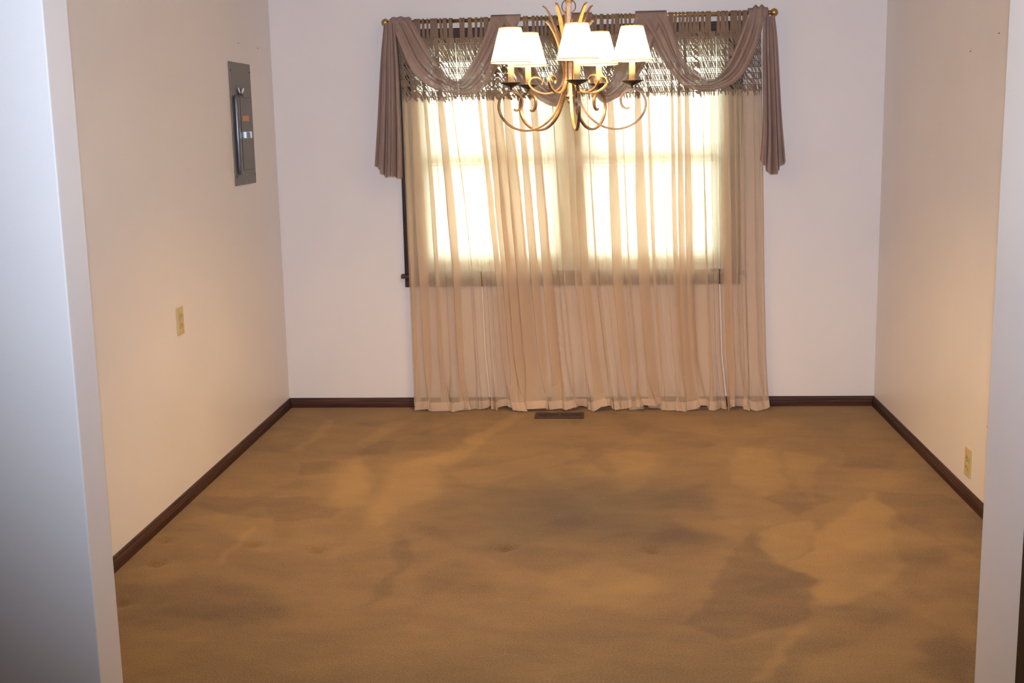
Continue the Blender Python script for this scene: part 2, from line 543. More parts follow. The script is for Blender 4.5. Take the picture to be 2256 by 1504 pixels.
CO0, CO1 = -1.085, 0.793      # casing outer edges
for nm, x0, x1, z0, z1, mt in (('casing_stile', CO0, WX0 + 0.006, WZ0, 2.118, M_WOOD), ('casing_stile', WX1 - 0.006, CO1, WZ0, 2.118, M_WOOD)):
    c = wpart(nm, x0, x1, YB - 0.018, YB - 0.0005, z0, z1, mt)
    w3 = (x1 - x0) / 4
    wpart('casing_bead', x0 + w3 * 0.2, x0 + w3 * 1.2, YB - 0.026, YB - 0.018, z0, z1, mt, c, 0.003)
    wpart('casing_bead', x1 - w3 * 0.9, x1 - w3 * 0.2, YB - 0.023, YB - 0.018, z0, z1, mt, c, 0.002)
ch = wpart('casing_head', CO0, CO1, YB - 0.0185, YB - 0.0005, WZ1 - 0.006, 2.118, M_WOOD_X)
for z0, z1, d in ((2.098, 2.114, 0.027), (2.070, 2.080, 0.023), (2.044, 2.058, 0.024)):
    wpart('casing_bead', CO0, CO1, YB - d, YB - 0.018, z0, z1, M_WOOD_X, ch, 0.003)
wpart('window_stool', CO0 - 0.018, CO1 + 0.018, YB - 0.045, YB + 0.10, WZ0 - 0.022, WZ0, M_WOOD_X)
wpart('window_apron', CO0, CO1, YB - 0.018, YB - 0.0005, 0.70, WZ0 - 0.022, M_WOOD_X)
# vinyl unit: frame, mullion, four sashes
FR = 0.035
MX0, MX1 = -0.192, -0.098
wpart('unit_frame', WX0, WX0 + FR, YB + 0.06, YO, WZ0, WZ1, M_VINYL)
wpart('unit_frame', WX1 - FR, WX1, YB + 0.06, YO, WZ0, WZ1, M_VINYL)
wpart('unit_frame', WX0 + FR, WX1 - FR, YB + 0.06, YO, WZ1 - FR, WZ1, M_VINYL)
wpart('unit_frame', WX0 + FR, WX1 - FR, YB + 0.06, YO, WZ0, WZ0 + 0.03, M_VINYL)
wpart('mullion', MX0, MX1, YB + 0.05, YO, WZ0 + 0.03, WZ1 - FR, M_VINYL)
for x0, x1 in ((WX0 + FR, MX0), (MX1, WX1 - FR)):
    for z0, z1, yy in ((WZ0 + 0.03, 1.425, YB + 0.085), (1.365, WZ1 - FR, YB + 0.125)):
        bm = bmesh.new()
        y0, y1 = yy - YB, yy - YB + 0.035
        bm_box(bm, x0, x0 + 0.04, y0, y1, z0, z1, 0.003); bm_box(bm, x1 - 0.04, x1, y0, y1, z0, z1, 0.003)
        bm_box(bm, x0 + 0.04, x1 - 0.04, y0, y1, z1 - 0.055, z1, 0.003); bm_box(bm, x0 + 0.04, x1 - 0.04, y0, y1, z0, z0 + 0.055, 0.003)
        s = obj_bm('sash', bm, M_VINYL); s.parent = win
        g = box('pane', x0 + 0.035, x1 - 0.035, y0 + 0.014, y0 + 0.020, z0 + 0.05, z1 - 0.05, M_GLASS)
        g.parent = s

# ------------------------------------------------------------------ mini blinds (one in each half of the window)
slat_cache = {}


def slat_mesh(w):
    key = round(w, 4)
    if key not in slat_cache:
        vs, fs = [], []
        tilt = math.radians(60)
        for k in range(5):
            t = (k / 4 - 0.5)
            yy, zz = 0.025 * t, 0.0022 * (1 - 4 * t * t)
            y2, z2 = yy * math.cos(tilt) - zz * math.sin(tilt), yy * math.sin(tilt) + zz * math.cos(tilt)
            vs += [(-w / 2, y2, z2), (w / 2, y2, z2)]
        for k in range(4):
            fs.append((2 * k, 2 * k + 1, 2 * k + 3, 2 * k + 2))
        me = bpy.data.meshes.new('slat'); me.from_pydata(vs, [], fs); me.materials.append(M_SLAT)
        me.polygons.foreach_set('use_smooth', [True] * 4)
        slat_cache[key] = me
    return slat_cache[key]


for (x0, x1), where in (((WX0 + 0.012, MX0 + 0.035), 'left'), ((MX1 - 0.035, WX1 - 0.012), 'right')):
    cx, w = (x0 + x1) / 2, x1 - x0
    bl = empty('mini_blind', (cx, YB + 0.035, WZ0))
    tag(bl, 'cream horizontal mini blind behind the sheers, covering the %s half of the window' % where, 'blind', 'window mini blinds')
    box('headrail', -w / 2, w / 2, -0.014, 0.014, WZ1 - WZ0 - 0.028, WZ1 - WZ0 - 0.001, M_VINYL, bl, 0.002)
    box('bottom_rail', -w / 2, w / 2, -0.011, 0.011, 0.004, 0.018, M_VINYL, bl, 0.002)
    nz = 57
    for k in range(nz):
        s = bpy.data.objects.new('slat', slat_mesh(w)); COL.objects.link(s); s.parent = bl
        s.location = (0, 0, 0.032 + k * (WZ1 - WZ0 - 0.07) / (nz - 1))
    for fx_ in (-0.36, 0.0, 0.36):
        bm = bmesh.new()
        bm_tube(bm, [(fx_ * w, -0.014, 0.012), (fx_ * w, -0.014, WZ1 - WZ0 - 0.02)], 0.0009, 5)
        obj_bm('ladder_cord', bm, M_VINYL, bl)

# ------------------------------------------------------------------ curtain rod
YR, ZR = YB - 0.09, 2.150
XR0, XR1 = on_plane(851, 48, 1, YR).x, on_plane(1703, 26, 1, YR).x
rod = tag(empty('curtain_rod', ((XR0 + XR1) / 2, YR, ZR)), 'long brass curtain rod with ball finials above the window', 'curtain rod')
xm = (XR0 + XR1) / 2


BRACKET_X = []
KNOT_X = [tuple(on_plane(p_, q_, 1, YR).x for p_ in pp) for pp, q_ in (((850, 912), 45), ((1650, 1708), 28), ((1078, 1147), 42), ((1256, 1307), 38), ((1398, 1472), 33))]


def rot_y90(bm):
    bmesh.ops.rotate(bm, verts=bm.verts, cent=(0, 0, 0), matrix=Matrix.Rotation(PI / 2, 3, 'Y'))


bm = bmesh.new()
L2 = (XR1 - XR0) / 2 - 0.012
bm_lathe(bm, [(0.0098, -L2), (0.0098, 0.25), (0.0112, 0.251), (0.0112, L2)], 20); rot_y90(bm)
obj_bm('pole', bm, M_BRASS, rod, True)
for sgn in (-1, 1):
    bm = bmesh.new()
    prof = [(0.009, -0.03), (0.013, -0.026), (0.010, -0.020)] + [(0.021 * math.sin(a), -0.021 * math.cos(a) * 1.0) for a in np.linspace(0.45, PI - 0.02, 14)]
    bm_lathe(bm, prof, 20); bmesh.ops.rotate(bm, verts=bm.verts, cent=(0, 0, 0), matrix=Matrix.Rotation(sgn * PI / 2, 3, 'Y'))
    bmesh.ops.translate(bm, verts=bm.verts, vec=(sgn * (L2 + 0.018), 0, 0))
    obj_bm('finial', bm, M_BRASS, rod, True)
    # wall bracket with cream plastic hook
    bx_ = on_plane(871 if sgn < 0 else 1683, 65 if sgn < 0 else 43, 1, YR).x - xm
    BRACKET_X.append(bx_ + xm)
    bm = bmesh.new()
    bm_box(bm, bx_ - 0.008, bx_ + 0.008, -0.012, 0.088, -0.020, -0.012, 0.002)
    bm_box(bm, bx_ - 0.012, bx_ + 0.012, 0.080, 0.0895, -0.075, 0.02, 0.002)
    br = obj_bm('bracket', bm, M_BRASS, rod)
    bm = bmesh.new()
    bm_box(bm, bx_ - 0.007, bx_ + 0.009, -0.016, 0.012, -0.062, -0.020, 0.003)
    obj_bm('bracket_hook', bm, M_TAPE, br)

# ------------------------------------------------------------------ sheer curtain panels
YC = YB - 0.072
Z_TAB, Z_LACE = 2.058, 1.750


def edge_x(pts):
    """pixel edge points -> world x as a function of z, on the curtain plane"""
    W = [on_plane(px, py, 1, YC) for px, py in pts]
    zs = np.array([p.z for p in W][::-1]); xs = np.array([p.x for p in W][::-1])
    return lambda z: np.interp(z, zs, xs)


E0 = edge_x([(874, 60), (886, 215), (893, 400), (901, 600), (909, 800), (915, 902)])
E1 = edge_x([(1000, 60), (1012, 215), (1040, 420), (1062, 620), (1070, 780), (1082, 902)])
E2 = edge_x([(1292, 60), (1302, 215), (1311, 420), (1322, 620), (1340, 780), (1354, 902)])
E3 = edge_x([(1576, 60), (1580, 215), (1582, 420), (1585, 620), (1590, 780), (1601, 902)])
E4 = edge_x([(1676, 60), (1679, 215), (1682, 420), (1684, 620), (1688, 780), (1692, 902)])


class Panel:
    def __init__(self, eL, eR, nfold, seed, overlap=(0.0, 0.0)):
        r = np.random.default_rng(seed)
        self.eL, self.eR, self.n = eL, eR, nfold
        w = r.uniform(0.55, 1.5, nfold)
        self.cum = np.r_[0, np.cumsum(w)] / w.sum()
        self.w = w
        self.amp = r.uniform(0.5, 1.25, nfold + 2)
        self.lean = r.uniform(0.6, 2.9, nfold + 2) * np.where(r.random(nfold + 2) < 0.25, -0.7, 1.0)
        self.skew = r.uniform(-0.6, 0.6, nfold + 2)
        self.ph = r.uniform(0, 2 * PI, 8)
        self.kick = r.uniform(-0.3, 1.0, nfold * 2 + 3)
        self.lift = r.uniform(0.0, 1.0, nfold * 2 + 3)
        self.ov = overlap

    def at(self, u, z):
        """u in 0..1 along the cloth, z height: arrays -> x, y, z"""
        u = np.asarray(u, float); z = np.asarray(z, float)
        L, Rr = self.eL(z) - self.ov[0], self.eR(z) + self.ov[1]
        W = Rr - L
        k = u * self.n
        i = np.arange(self.n + 2) - 0.5
        amp = np.interp(k, i, self.amp); lean = np.interp(k, i, self.lean); skew = np.interp(k, i, self.skew)
        h = np.clip((2.06 - z) / 2.06, 0, 1)
        drop = 0.45 + 0.55 * np.clip(h * 2.2, 0, 1)
        phi = 2 * PI * k + 0.35 * np.sin(1.7 * z + self.ph[0] + k * 0.7) * h + skew
        base = np.interp(u, np.linspace(0, 1, self.n + 1), self.cum)
        fade = np.clip(np.minimum(u, 1 - u) * self.n * 0.8, 0, 1)
        f = drop * (0.0165 * amp * np.sin(phi) + 0.0050 * np.sin(2.0 * phi + self.ph[2] + 1.1 * z) + 0.002 * np.sin(5.0 * phi + self.ph[4] + 2 * z))
        x = L + W * base + fade * lean * f      # folds lean over sideways (sheared waves never cross)
        y = YC - 0.008 + f
        # hem swings out over the carpet
        kk = np.interp(u, np.linspace(0, 1, len(self.kick)), self.kick)
        t = np.clip((0.30 - z) / 0.30, 0, 1) ** 1.7
        y = y - t * (0.014 + 0.062 * np.clip(kk, -0.25, 1)) * (1 + 0.25 * np.sin(phi))
        x = x + t * fade * 0.034 * np.sin(phi * 0.5 + self.ph[3])
        y = np.minimum(y, YB - 0.028)
        lf = np.interp(u, np.linspace(0, 1, len(self.lift)), self.lift)
        z = z + 0.042 * lf ** 2 * np.clip((0.12 - z) / 0.12, 0, 1)
        return x, y, z

    def cloth(self, name, z0, z1, nz, nper, mat, parent, u0=0.0, u1=1.0, yoff=0.0):
        nu = int(self.n * nper * (u1 - u0)) + 1
        uu = np.linspace(u0, u1, nu); zz = np.linspace(z1, z0, nz)
        U, Z = np.meshgrid(uu, zz)
        x, y, z = self.at(U, Z)
        v = np.stack([x.ravel(), (y + yoff).ravel(), z.ravel()], 1) - np.array(parent.location)
        return obj_py(name, v, grid_faces(nu, nz), mat, parent, True)


def lace(panel, parent):
    """crochet header: rows of slanted leaf stitches with thin row cords, all real strands"""
    r = np.random.default_rng(panel.n)
    rows = 10
    dz = (Z_TAB - Z_LACE) / rows
    P, Fc = [], []

    def leaf(u0, z0, u1, z1, hw, lay):
        ts = (0, 0.3, 0.7, 1.0); ws = (0.35, 1.0, 1.0, 0.35)
        i0 = len(P)
        for t, wv in zip(ts, ws):
            for sg in (-1, 1):
                P.append((u0 + (u1 - u0) * t + sg * hw * wv, z0 + (z1 - z0) * t + sg * hw * wv * 0.25 * lay, lay))
        for q in range(3):
            Fc.append((i0 + 2 * q, i0 + 2 * q + 1, i0 + 2 * q + 3, i0 + 2 * q + 2))

    zmid = (Z_TAB + Z_LACE) / 2
    Wd = float(panel.eR(zmid) - panel.eL(zmid))
    arc = Wd * 1.7
    ns = int(arc / 0.0125)
    dens = [1.15, 0.95, 0.8, 0.95, 0.62, 0.9, 0.60, 0.85, 0.58, 0.95]
    for j in range(rows):
        zt, zb = Z_TAB - j * dz, Z_TAB - (j + 1) * dz
        for k in range(ns + 1):
            u = min(max((k + r.uniform(-0.25, 0.25)) / ns, 0.002), 0.998)
            du = 0.0125 / arc
            hw = du * 0.48 * dens[j] * r.uniform(0.7, 1.2)
            sl = 1.0 if (j % 2 == 0) else 0.8
            leaf(u - du * 0.5 * sl, zt + 0.002, u + du * 0.7 * sl, zb - 0.002, hw, 0)
            if r.random() < 0.6:
                leaf(u + du * 0.5, zt, u - du * 0.5, zb, hw * 0.45, 1)
    # row cords
    for j in range(rows + 1):
        zz = Z_TAB - j * dz
        nu = panel.n * 14
        th = 0.0035 if j in (0, 1) else 0.0022
        i0 = len(P)
        for k in range(nu + 1):
            u = k / nu
            P.append((u, zz + th, 1)); P.append((u, zz - th, 1))
        for k in range(nu):
            a = i0 + 2 * k
            Fc.append((a, a + 1, a + 3, a + 2))
    # fringe
    for k in range(int(ns * 1.3)):
        u = min(max((k + r.uniform(-0.4, 0.4)) / (ns * 1.3), 0.002), 0.998)
        du = 0.0125 / arc
        leaf(u, Z_LACE + 0.004, u + du * r.uniform(-0.2, 0.6), Z_LACE - r.uniform(0.012, 0.034), du * 0.22, 1)
    A = np.array(P)
    x, y, z = panel.at(np.clip(A[:, 0], 0, 1), A[:, 1])
    v = np.stack([x, y - 0.0015 - 0.0012 * A[:, 2], z], 1) - np.array(parent.location)
    o = obj_py('lace_header', v, Fc, M_LACE, parent)
    o['kind'] = 'stuff'
    return o


TAB_MESH = []
for wv in (0.0068, 0.0080, 0.0060):
    path = [(0.008, -0.096), (-0.005, -0.05), (-0.0135, -0.012), (-0.0145, 0.0), (-0.010, 0.0110), (0.0, 0.0150), (0.010, 0.0110), (0.0145, 0.0), (0.0135, -0.012), (0.012, -0.05), (0.011, -0.096)]
    ws = [1.5, 1.0, 0.9, 0.9, 0.9, 0.9, 0.9, 0.9, 0.9, 1.0, 1.3]
    vs, fs = [], []
    for (yy, zz), k in zip(path, ws):
        vs += [(-wv * k, yy, zz), (0, yy - 0.0015, zz), (wv * k, yy, zz)]
    for i in range(len(path) - 1):
        for c in (0, 1):
            a = 3 * i + c
            fs.append((a, a + 1, a + 4, a + 3))
    me = bpy.data.meshes.new('tab'); me.from_pydata(vs, [], fs); me.materials.append(M_LACE)
    me.polygons.foreach_set('use_smooth', [True] * len(fs))
    TAB_MESH.append(me)

panels = [
    (Panel(E0, E1, 6, 11, (0, -0.002)), 'narrow tan sheer tab-top curtain panel at the left end of the rod', 18),
    (Panel(E1, E2, 12, 23, (-0.002, 0)), 'wide tan sheer curtain panel hanging behind the chandelier, above the floor vent', 33),
    (Panel(E2, E3, 12, 37, (0, -0.002)), 'wide tan sheer curtain panel, second from the right end of the rod', 34),
    (Panel(E3, E4, 5, 45, (-0.002, 0)), 'narrow tan sheer curtain panel at the right end of the rod', 14),
]
for pn, lab, ntab in panels:
    xc = float((pn.eL(1.0) + pn.eR(1.0)) / 2)
    root = tag(empty('sheer_curtain', (xc, YC, 0.0)), lab, 'curtain', 'sheer curtain panels on the rod')
    pn.cloth('sheer_cloth', 0.028, Z_LACE + 0.006, 70, 26, M_SHEER, root)
    pn.cloth('hem', 0.004, 0.052, 6, 26, M_HEM, root, yoff=-0.0012)
    lace(pn, root)
    r = np.random.default_rng(pn.n + 3)
    for k in range(ntab):
        u = min(max((k + 0.5 + r.uniform(-0.42, 0.42)) / ntab, 0.05), 0.95)
        xx = float(pn.eL(2.05) + (pn.eR(2.05) - pn.eL(2.05)) * u)
        if min(abs(xx - q) for q in BRACKET_X) < 0.022 or any(a_ < xx < b_ for a_, b_ in KNOT_X): continue
        tb = bpy.data.objects.new('tab', TAB_MESH[int(r.integers(0, 3))]); COL.objects.link(tb); tb.parent = root
        tb.location = (xx - xc, YR - YC, ZR)
        tb.rotation_euler = (0, r.uniform(-0.05, 0.05), r.uniform(-0.10, 0.10))

# ------------------------------------------------------------------ scarf swags
YS = YR - 0.022
scarf = tag(empty('window_scarf', (xm, YR, ZR)), 'taupe voile scarf swagged and knotted along the curtain rod', 'scarf')
SC0 = np.array(scarf.location)


def px_curve(pts, yplane=YS):
    return np.array([tuple(on_plane(px, py, 1, yplane)) for px, py in pts])


def swag(upper, lower, seed, pleats=3, bulge=0.06):
    r = np.random.default_rng(seed)
    ns, nk = 64, 46
    s = np.linspace(0, 1, ns)
    A, B = interp_poly(px_curve(upper), s), interp_poly(px_curve(lower), s)
    ks = np.linspace(0, 1, nk)
    V = np.zeros((nk, ns, 3))
    ph = r.uniform(0, 2 * PI, 4)
    for j, k in enumerate(ks):
        kk = k + 0.035 * np.sin(2 * PI * (k * pleats * 0.5) + ph[3])
        p = A * (1 - kk) + B * kk
        mid = np.sin(PI * s) ** 0.7
        wave = np.sin(2 * PI * pleats * k + ph[0] + 1.6 * np.sin(2.2 * s + ph[1])) + 0.30 * np.sin(2 * PI * pleats * 1.9 * k + ph[2] + 2.0 * s)
        y = -0.012 - bulge * mid * (0.45 + 0.55 * math.sin(PI * (0.15 + 0.7 * k))) + (0.009 + 0.007 * mid) * wave
        # ends climb over the pole
        e = np.clip(np.minimum(s, 1 - s) / 0.07, 0, 1)
        y = y * (0.25 + 0.75 * e)
        p[:, 1] = YR - 0.032 + y
        V[j] = p
    # fold over the pole and a short way down behind it
    back = []
    for col in (0, -1):
        e = V[:, col, :].copy(); top = e.copy()
        top[:, 1] = YR; top[:, 2] = ZR + 0.025
        fr = e.copy(); fr[:, 1] = YR - 0.026; fr[:, 2] = ZR + 0.015
        bk = e.copy(); bk[:, 1] = YR + 0.026; bk[:, 2] = ZR - 0.004
        back.append((fr[:, None], top[:, None], bk[:, None]))
    W = np.concatenate([*back[0][::-1], V, *back[1]], 1)
    nsx = W.shape[1]
    return obj_py('swag', W.reshape(-1, 3) - SC0, grid_faces(nsx, nk), M_SCARF, scarf, True)


swag([(893, 40), (909, 47), (926, 75), (951, 120), (979, 160), (1008, 180), (1027, 165), (1057, 112), (1072, 75), (1082, 40)],
     [(868, 52), (885, 98), (912, 156), (940, 184), (976, 201), (1032, 210), (1057, 201), (1077, 181), (1097, 148), (1125, 95), (1145, 39)], 1, 2.4)
swag([(1112, 42), (1150, 85), (1180, 150), (1206, 186), (1224, 165), (1236, 125), (1258, 38)],
     [(1082, 42), (1108, 100), (1137, 165), (1158, 195), (1185, 217), (1222, 234), (1246, 220), (1268, 175), (1290, 100), (1303, 37)], 2, 2.2, 0.05)
swag([(1302, 37), (1312, 110), (1322, 160), (1336, 188), (1349, 172), (1360, 130), (1385, 80), (1402, 34)],
     [(1260, 38), (1275, 110), (1287, 165), (1300, 195), (1327, 228), (1351, 222), (1385, 200), (1412, 162), (1442, 100), (1466, 32)], 3, 2.2, 0.05)
swag([(1470, 31), (1484, 75), (1500, 123), (1523, 154), (1558, 176), (1579, 168), (1601, 140), (1623, 92), (1648, 30)],
     [(1402, 33), (1428, 75), (1455, 125), (1484, 168), (1512, 193), (1556, 201), (1582, 196), (1612, 184), (1637, 159), (1665, 103), (1682, 40)], 4, 2.4)


def tail(left, right, bottom, seed, folds):
    r = np.random.default_rng(seed)
    ns, nv = 90, 50
    t = np.linspace(0, 1, nv)
    A, B = interp_poly(px_curve(left), t), interp_poly(px_curve(right), t)
    Bz = px_curve(bottom)
    V = np.zeros((nv, ns, 3)); k = np.linspace(0, 1, ns)
    ph = r.uniform(0, 2 * PI, 3)
    kz = np.interp(k, np.linspace(0, 1, len(Bz)), Bz[:, 2])
    for j, tt in enumerate(t):
        th = 2 * PI * folds * k
        kk = np.clip(k + 0.055 * np.sin(2 * th + ph[0]) * np.clip(np.minimum(k, 1 - k) * 8, 0, 1), 0, 1)
        x = A[j, 0] * (1 - kk) + B[j, 0] * kk
        zt = A[j, 2] * (1 - k) + B[j, 2] * k
        ztop, zend = A[0, 2] * (1 - k) + B[0, 2] * k, kz
        z = ztop + (zend - ztop) * tt
        a = 0.008 + 0.020 * tt
        y = YR - 0.052 + a * (np.sin(th + ph[1]) + 0.35 * np.sin(2.7 * th + ph[2] + tt))
        V[j] = np.stack([x, y, z], 1)
    return obj_py('tail', V.reshape(-1, 3) - SC0, grid_faces(ns, nv), M_SCARF, scarf, True)


tail([(848, 52), (841, 140), (835, 270), (830, 362)], [(872, 52), (880, 150), (886, 290), (888, 392)],
     [(829, 364), (834, 380), (845, 389), (860, 386), (876, 391), (888, 392)], 5, 4.5)
tail([(1682, 40), (1679, 100), (1680, 260), (1674, 353)], [(1706, 34), (1713, 100), (1722, 250), (1731, 355)],
     [(1674, 353), (1684, 362), (1692, 382), (1704, 384), (1717, 378), (1722, 360), (1731, 355)], 6, 4)


def knot(px0, px1, py, seed, rmax):
    """cloth wound round the pole end"""
    r = np.random.default_rng(seed)
    x0, x1 = on_plane(px0, py, 1, YR).x, on_plane(px1, py, 1, YR).x
    nu, nv = 40, 36
    ph = r.uniform(0, 2 * PI, 4)
    vs = []
    for j in range(nv):
        t = j / (nv - 1)
        for i in range(nu):
            th = 2 * PI * i / (nu - 1)
            env = math.sin(PI * (0.06 + 0.88 * t)) ** 0.55
            rr = 0.0135 + (rmax - 0.0135) * env * (0.80 + 0.20 * math.sin(2 * PI * 2.6 * t + th + ph[0]) + 0.08 * math.sin(4 * th + 9 * t + ph[1]))
            vs.append((x0 + (x1 - x0) * t + 0.006 * math.sin(th + ph[2]), YR - 0.004 + rr * math.cos(th), ZR - 0.003 + rr * 1.05 * math.sin(th)))
    return obj_py('knot', np.array(vs) - SC0, grid_faces(nu, nv), M_SCARF, scarf, True)


knot(858, 906, 45, 7, 0.034)
knot(1655, 1693, 28, 8, 0.044)

# ------------------------------------------------------------------ chandelier
CX, CY = -0.1035, 4.87
ch = tag(empty('chandelier', (CX, CY, 1.567)), 'five-arm scrolled bronze chandelier with small white lampshades, hanging from the ceiling', 'chandelier')
Z0 = 1.567
ARM = [(.098, 1.990), (.082, 1.975), (.058, 1.935), (.036, 1.875), (.023, 1.81), (.022, 1.76), (.036, 1.695), (.072, 1.627), (.128, 1.583), (.190, 1.569),
       (.248, 1.584), (.288, 1.618), (.304, 1.662), (.292, 1.702), (.262, 1.721), (.228, 1.716), (.206, 1.693), (.208, 1.663), (.226, 1.648), (.240, 1.652)]
SEC = [(.104, 2.052), (.090, 2.040), (.066, 1.995), (.044, 1.93), (.028, 1.86), (.022, 1.80), (.030, 1.750), (.058, 1.722), (.100, 1.714), (.142, 1.728),
       (.163, 1.752), (.154, 1.774), (.128, 1.777), (.110, 1.764), (.112, 1.748)]


def strap(path, w0, w1, w2, th, n=84):
    """flat bar swept along an (r, z) curve in the XZ plane; widths at tip, waist, end"""
    C = catmull(path, n)
    T = np.gradient(C, axis=0); T /= np.linalg.norm(T, axis=1)[:, None]
    N = np.stack([-T[:, 1], T[:, 0]], 1)
    s = np.linspace(0, 1, n)
    wd = np.interp(s, [0, 0.04, 0.16, 0.35, 0.85, 1], [w0 * 0.25, w0 * 0.6, w0, w1, w1, w2])
    vs, fs = [], []
    for (r_, z_), nn, w in zip(C, N, wd):
        for sg, hh in ((-1, -1), (1, -1), (1, 1), (-1, 1)):
            vs.append((r_ + nn[0] * th / 2 * hh, sg * w / 2, z_ - Z0 + nn[1] * th / 2 * hh))
    for i in range(n - 1):
        for k in range(4):
            a, b_ = 4 * i + k, 4 * i + (k + 1) % 4
            fs.append((a, b_, b_ + 4, a + 4))
    fs.append((0, 3, 2, 1)); fs.append((4 * n - 4, 4 * n - 3, 4 * n - 2, 4 * n - 1))
    me = bpy.data.meshes.new('strap'); me.from_pydata(vs, [], fs); me.materials.append(M_BRONZE)
    return me


def inst(name, me, parent, loc=(0, 0, 0), rz=0.0):
    o = bpy.data.objects.new(name, me); COL.objects.link(o); o.parent = parent
    o.location = loc; o.rotation_euler = (0, 0, rz)
    return o


def mesh_from(bm, mat, smooth=True, name='m'):
    me = bpy.data.meshes.new(name)
    bmesh.ops.recalc_face_normals(bm, faces=bm.faces)
    bm.to_mesh(me); bm.free(); me.materials.append(mat)
    if smooth: me.polygons.foreach_set('use_smooth', [True] * len(me.polygons))
    return me


arm_me = strap(ARM, 0.017, 0.0105, 0.007, 0.0078)
sec_me = strap(SEC, 0.018, 0.0105, 0.007, 0.0060)
RC = 0.250
bm = bmesh.new(); bm_lathe(bm, [(0.004, -0.030), (0.006, -0.022), (0.0045, -0.014), (0.012, -0.012), (0.030, -0.004), (0.043, 0.004), (0.0435, 0.006), (0.040, 0.005), (0.012, 0.001), (0.001, 0.001)], 28)
cup_me = mesh_from(bm, M_DARKMETAL, True, 'cup')
bm = bmesh.new(); bm_lathe(bm, [(0.0125, 0.0), (0.0120, 0.03), (0.0115, 0.084), (0.009, 0.088), (0.003, 0.089)], 20)
sleeve_me = mesh_from(bm, M_CANDLE, True, 'sleeve')
bm = bmesh.new(); bm_lathe(bm, [(0.006, 0.088), (0.008, 0.100), (0.0135, 0.117), (0.0145, 0.132), (0.011, 0.150), (0.004, 0.164), (0.001, 0.168)], 16)
bulb_me = mesh_from(bm, M_BULB, True, 'bulb')
# pleated empire shade
SB, ST, SH = 0.0775, 0.042, 0.134
vs, fs = [], []
nseg, nh = 120, 10
for j in range(nh):
    t = j / (nh - 1)
    R_ = SB + (ST - SB) * t
    for k in range(nseg):
        a = 2 * PI * k / nseg
        rr = R_ * (1 + 0.007 * math.sin(a * 6) ** 2 + 0.003 * math.sin(a * 40))
        vs.append((rr * math.cos(a), rr * math.sin(a), SH * t))
for j in range(nh - 1):
    for k in range(nseg):
        fs.append((j * nseg + k, j * nseg + (k + 1) % nseg, (j + 1) * nseg + (k + 1) % nseg, (j + 1) * nseg + k))
shade_me = bpy.data.meshes.new('shade'); shade_me.from_pydata(vs, [], fs); shade_me.materials.append(M_SHADE)
shade_me.polygons.foreach_set('use_smooth', [True] * len(fs))
trim_me = []
for R_, zz in ((SB * 1.004, 0.003), (ST * 1.01, SH - 0.003)):
    bm = bmesh.new()
    bm_tube(bm, [(R_ * math.cos(2 * PI * k / 40), R_ * math.sin(2 * PI * k / 40), zz) for k in range(40)], 0.0028, 6, True)
    trim_me.append(mesh_from(bm, M_TRIM, True, 'shade_trim'))
bm = bmesh.new()
bm_tube(bm, [(ST * 0.99 * math.cos(a), ST * 0.99 * math.sin(a), SH - 0.012) for a in np.linspace(0, 2 * PI, 24, endpoint=False)], 0.0012, 5, True)
for a in (0, 2 * PI / 3, 4 * PI / 3):
    bm_tube(bm, [(ST * 0.99 * math.cos(a), ST * 0.99 * math.sin(a), SH - 0.012), (0.016 * math.cos(a), 0.016 * math.sin(a), SH - 0.052)], 0.0011, 5)
fitter_me = mesh_from(bm, M_BRASS, True, 'shade_fitter')

for k in range(5):
    ang = math.radians(-82 + 72 * k)
    inst('arm', arm_me, ch, rz=ang)
    inst('scroll_strap', sec_me, ch, rz=ang + math.radians(36))
    c = (RC * math.cos(ang), RC * math.sin(ang), 1.750 - Z0)
    cup = inst('candle_cup', cup_me, ch, c)
    inst('candle_sleeve', sleeve_me, cup)
    inst('bulb', bulb_me, cup)
    sh = inst('lamp_shade', shade_me, ch, (c[0], c[1], 1.829 - Z0), rz=0.7 * k)
    for tm in trim_me: inst('shade_trim', tm, sh)
    inst('shade_fitter', fitter_me, sh)
    add_light('bulb_light', 'POINT', (CX + c[0], CY + c[1], 1.885), BULB_W, (1.0, 0.645, 0.25), 0.030)
bm = bmesh.new()
bm_box(bm, -0.0095, 0.0095, -0.0095, 0.0095, 1.70 - Z0, 2.066 - Z0, 0.002)
bm_lathe(bm, [(0.004, 1.672 - Z0), (0.010, 1.682 - Z0), (0.006, 1.692 - Z0), (0.016, 1.70 - Z0), (0.013, 1.708 - Z0)], 20)
bm_lathe(bm, [(0.012, 2.060 - Z0), (0.014, 2.066 - Z0), (0.006, 2.076 - Z0)], 20)
obj_bm('center_column', bm, M_BRONZE, ch)
bm = bmesh.new()
bm_tube(bm, [(0.027 * math.cos(a), -0.004, 2.046 - Z0 + 0.027 * math.sin(a)) for a in np.linspace(0, 2 * PI, 36, endpoint=False)], 0.0022, 8, True)
obj_bm('hanging_ring', bm, M_DARKMETAL, ch, True)
bm = bmesh.new()
zc = 2.082
kk = 0
while zc < CEIL - 0.045:
    pts = []
    for a in np.linspace(0, 2 * PI, 18, endpoint=False):
        dx, dz = 0.0085 * math.cos(a), 0.016 * math.sin(a)
        pts.append((dx, 0, zc - Z0 + dz) if kk % 2 else (0, dx, zc - Z0 + dz))
    bm_tube(bm, pts, 0.0019, 6, True)
    zc += 0.0262; kk += 1
obj_bm('chain', bm, M_DARKMETAL, ch, True)
bm = bmesh.new(); bm_lathe(bm, [(0.005, CEIL - Z0 - 0.045), (0.02, CEIL - Z0 - 0.036), (0.055, CEIL - Z0 - 0.018), (0.062, CEIL - Z0 - 0.001)], 28)
obj_bm('ceiling_canopy', bm, M_BRONZE, ch, True)

